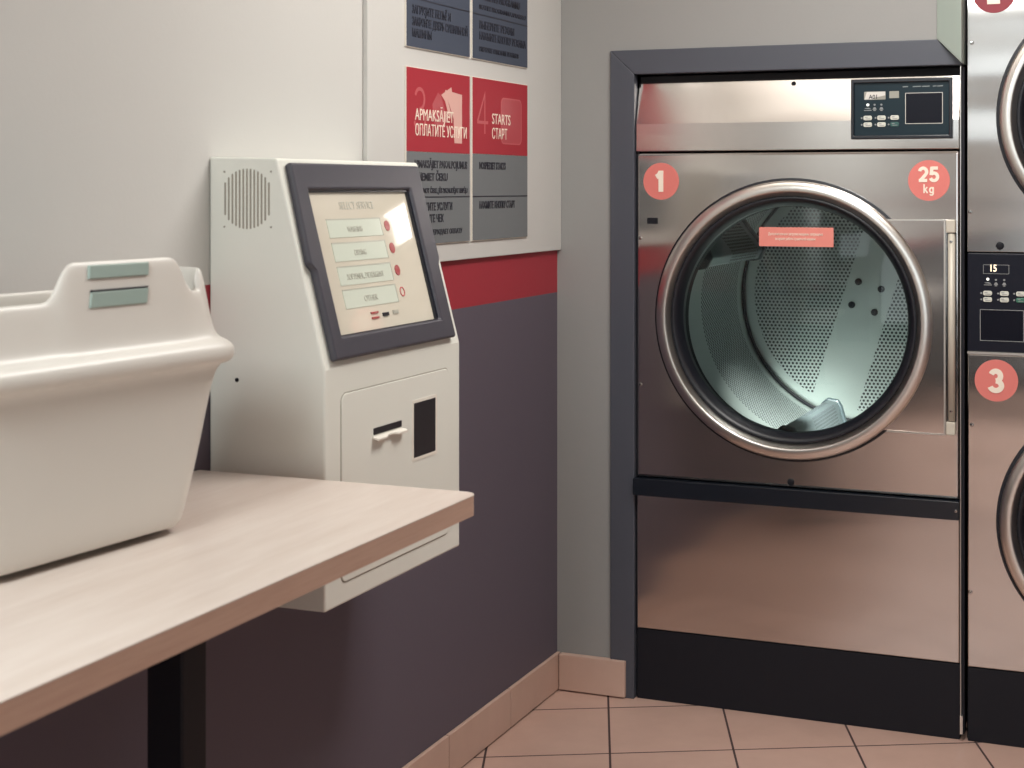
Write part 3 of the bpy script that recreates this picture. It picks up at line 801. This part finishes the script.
fin('pay_symbol', bm, SIGN_PINK, s3)
bm = BM(); f([(-.925, 1.822), (-.890, 1.857), (-.872, 1.848), (-.835, 1.795), (-.850, 1.755), (-.915, 1.775)], .0202)
fin('pay_shade', bm, SIGN_RED_MID, s3)
s4 = sign(*CB, 1.452, 1.6975, 1.576, 1.913, 'red and grey instruction sign with number 4 and STARTS heading')
fin('number', glyphs(BM(), '4', .115, wy(-.592), wz(1.755), .0085, sg, sg0, sx=1.1), SIGN_RED_PALE, s4)
letters(s4, [('STARTS', .043, -.527, 1.786, .135, 0), ('СТАРТ', .043, -.527, 1.743, .110, 0)], CREAM)
letters(s4, [('NOSPIEDIET STARTS', .028, -.618, 1.6545, .190, .0008), ('НАЖМИТЕ КНОПКУ СТАРТ', .028, -.618, 1.5415, .260, .0008)], SIGN_TEXT)
rr = lambda i: rrect(wy(-.460)+i, wy(-.300)-i, wz(1.729)+i, wz(1.866)-i, .020-i*.5, 5)
fin('button_symbol', side(BM(), rr(.001), .0195, .0202), SIGN_RED_MID, s4)
fin('button_outline', ring2d(BM(), rr(0), rr(.004), lambda p: (.0205, p[0], p[1]), lambda p: (.0195, p[0], p[1])), SIGN_RED_PALE, s4)
s1 = sign(*CA, 1.967, 2.2105, 2.0935, 2.428, 'slate instruction sign above the number 3 sign, cut by top edge', low=SIGN_SLATE)
letters(s1, [('ЗАГРУЗИТЕ БЕЛЬЁ И', .030, -1.048, 2.0545, .235, .0006), ('ЗАКРОЙТЕ ДВЕРЬ СУШИЛЬНОЙ', .030, -1.048, 2.0235, .345, .0006), ('МАШИНЫ', .030, -1.048, 1.9935, .115, .0006)], SIGN_TEXT)
s2 = sign(*CB, 1.967, 2.2125, 2.0935, 2.428, 'slate instruction sign above the STARTS sign, cut by top edge', low=SIGN_SLATE)
letters(s2, [('IZVĒLIETIES PROGRAMMU', .028, -.618, 2.138, .30, .0006), ('SKATIET PROGRAMMU APRAKSTU', .018, -.618, 2.110, .345, .0005),
             ('ВЫБЕРИТЕ РЕЖИМ', .030, -.618, 2.0545, .255, .0006), ('НАЖМИТЕ КНОПКУ РЕЖИМА', .030, -.618, 2.0235, .345, .0006),
             ('СМОТРИТЕ ОПИСАНИЕ РЕЖИМОВ', .018, -.618, 1.9895, .29, .0005)], SIGN_TEXT)

# ------------------------------------------------------------------ light
def area(name, loc, size, power, col, rot=(0, 0, 0), sy=None):
    l = bpy.data.lights.new(name, 'AREA'); l.energy = power; l.color = col; l.size = size
    if sy: l.shape = 'RECTANGLE'; l.size_y = sy
    o = bpy.data.objects.new(name, l); C.objects.link(o); o.location = loc; o.rotation_euler = rot
    return o
WARM = (1, .98, .945)
COOL = (.90, .985, 1)
area('ceiling_lamp', (1.3, -1.3, RZ-.02), .6, 34, WARM, sy=1.2)
area('ceiling_lamp', (.6, -5.0, RZ-.02), .6, 78, COOL, sy=1.2)  # unseen fill, placed to brighten the kiosk side facing the camera
area('ceiling_fill', (.85, -1.2, 2.56), 1.4, 15, WARM, (PI, 0, 0), .7)  # added fill: lights the ceiling patch that the header mirrors
area('ceiling_fill', (1.3, -6.6, 2.40), 1.6, 8, COOL, (PI, 0, 0), .8)  # added fill: brightens the rear ceiling mirrored in the stacked dryer
for (x0, x1, z0, z1), p in zip(WINS, (2.0, 25)):
    area('window_daylight', ((x0+x1)/2, RY+.02, (z0+z1)/2), x1-x0-.1, p, COOL, (PI/2, 0, 0), z1-z0-.1)  # the high window's share serves the steel reflections
# lamp inside the drum of dryer 1, above the door opening
l = bpy.data.lights.new('drum_lamp', 'SPOT'); l.energy = 430; l.color = (.95, 1, .93); l.spot_size = math.radians(57); l.spot_blend = 1; l.shadow_soft_size = .03
o = bpy.data.objects.new('drum_lamp', l); C.objects.link(o); o.location = (1.0, .32, 1.47)
o.rotation_euler = (Vector((.70, .80, .70))-Vector(o.location)).to_track_quat('-Z', 'Y').to_euler()

w = bpy.data.worlds.new('World'); bpy.context.scene.world = w; w.use_nodes = True
w.node_tree.nodes['Background'].inputs[0].default_value = (.72, .80, .86, 1)
w.node_tree.nodes['Background'].inputs[1].default_value = .6

# ------------------------------------------------------------------ camera
cam = bpy.data.cameras.new('camera'); co = bpy.data.objects.new('camera', cam); C.objects.link(co)
cam.sensor_width = 36; cam.lens = 36*1587/1024
cam.shift_y = -(384-188)/1024
co.location = (1.827, -4.742, 1.6)
co.rotation_euler = (PI/2, 0, math.atan2(664, 1587))
cam.dof.use_dof = True; cam.dof.focus_distance = 4.75; cam.dof.aperture_fstop = 7.5
cam.clip_start = .05
sc_ = bpy.context.scene
sc_.camera = co
vs = sc_.view_settings
vs.view_transform = 'Standard'; vs.look = 'None'; vs.gamma = 1; vs.exposure = .2
vs.use_curve_mapping = False
sc_.cycles.max_bounces = 10
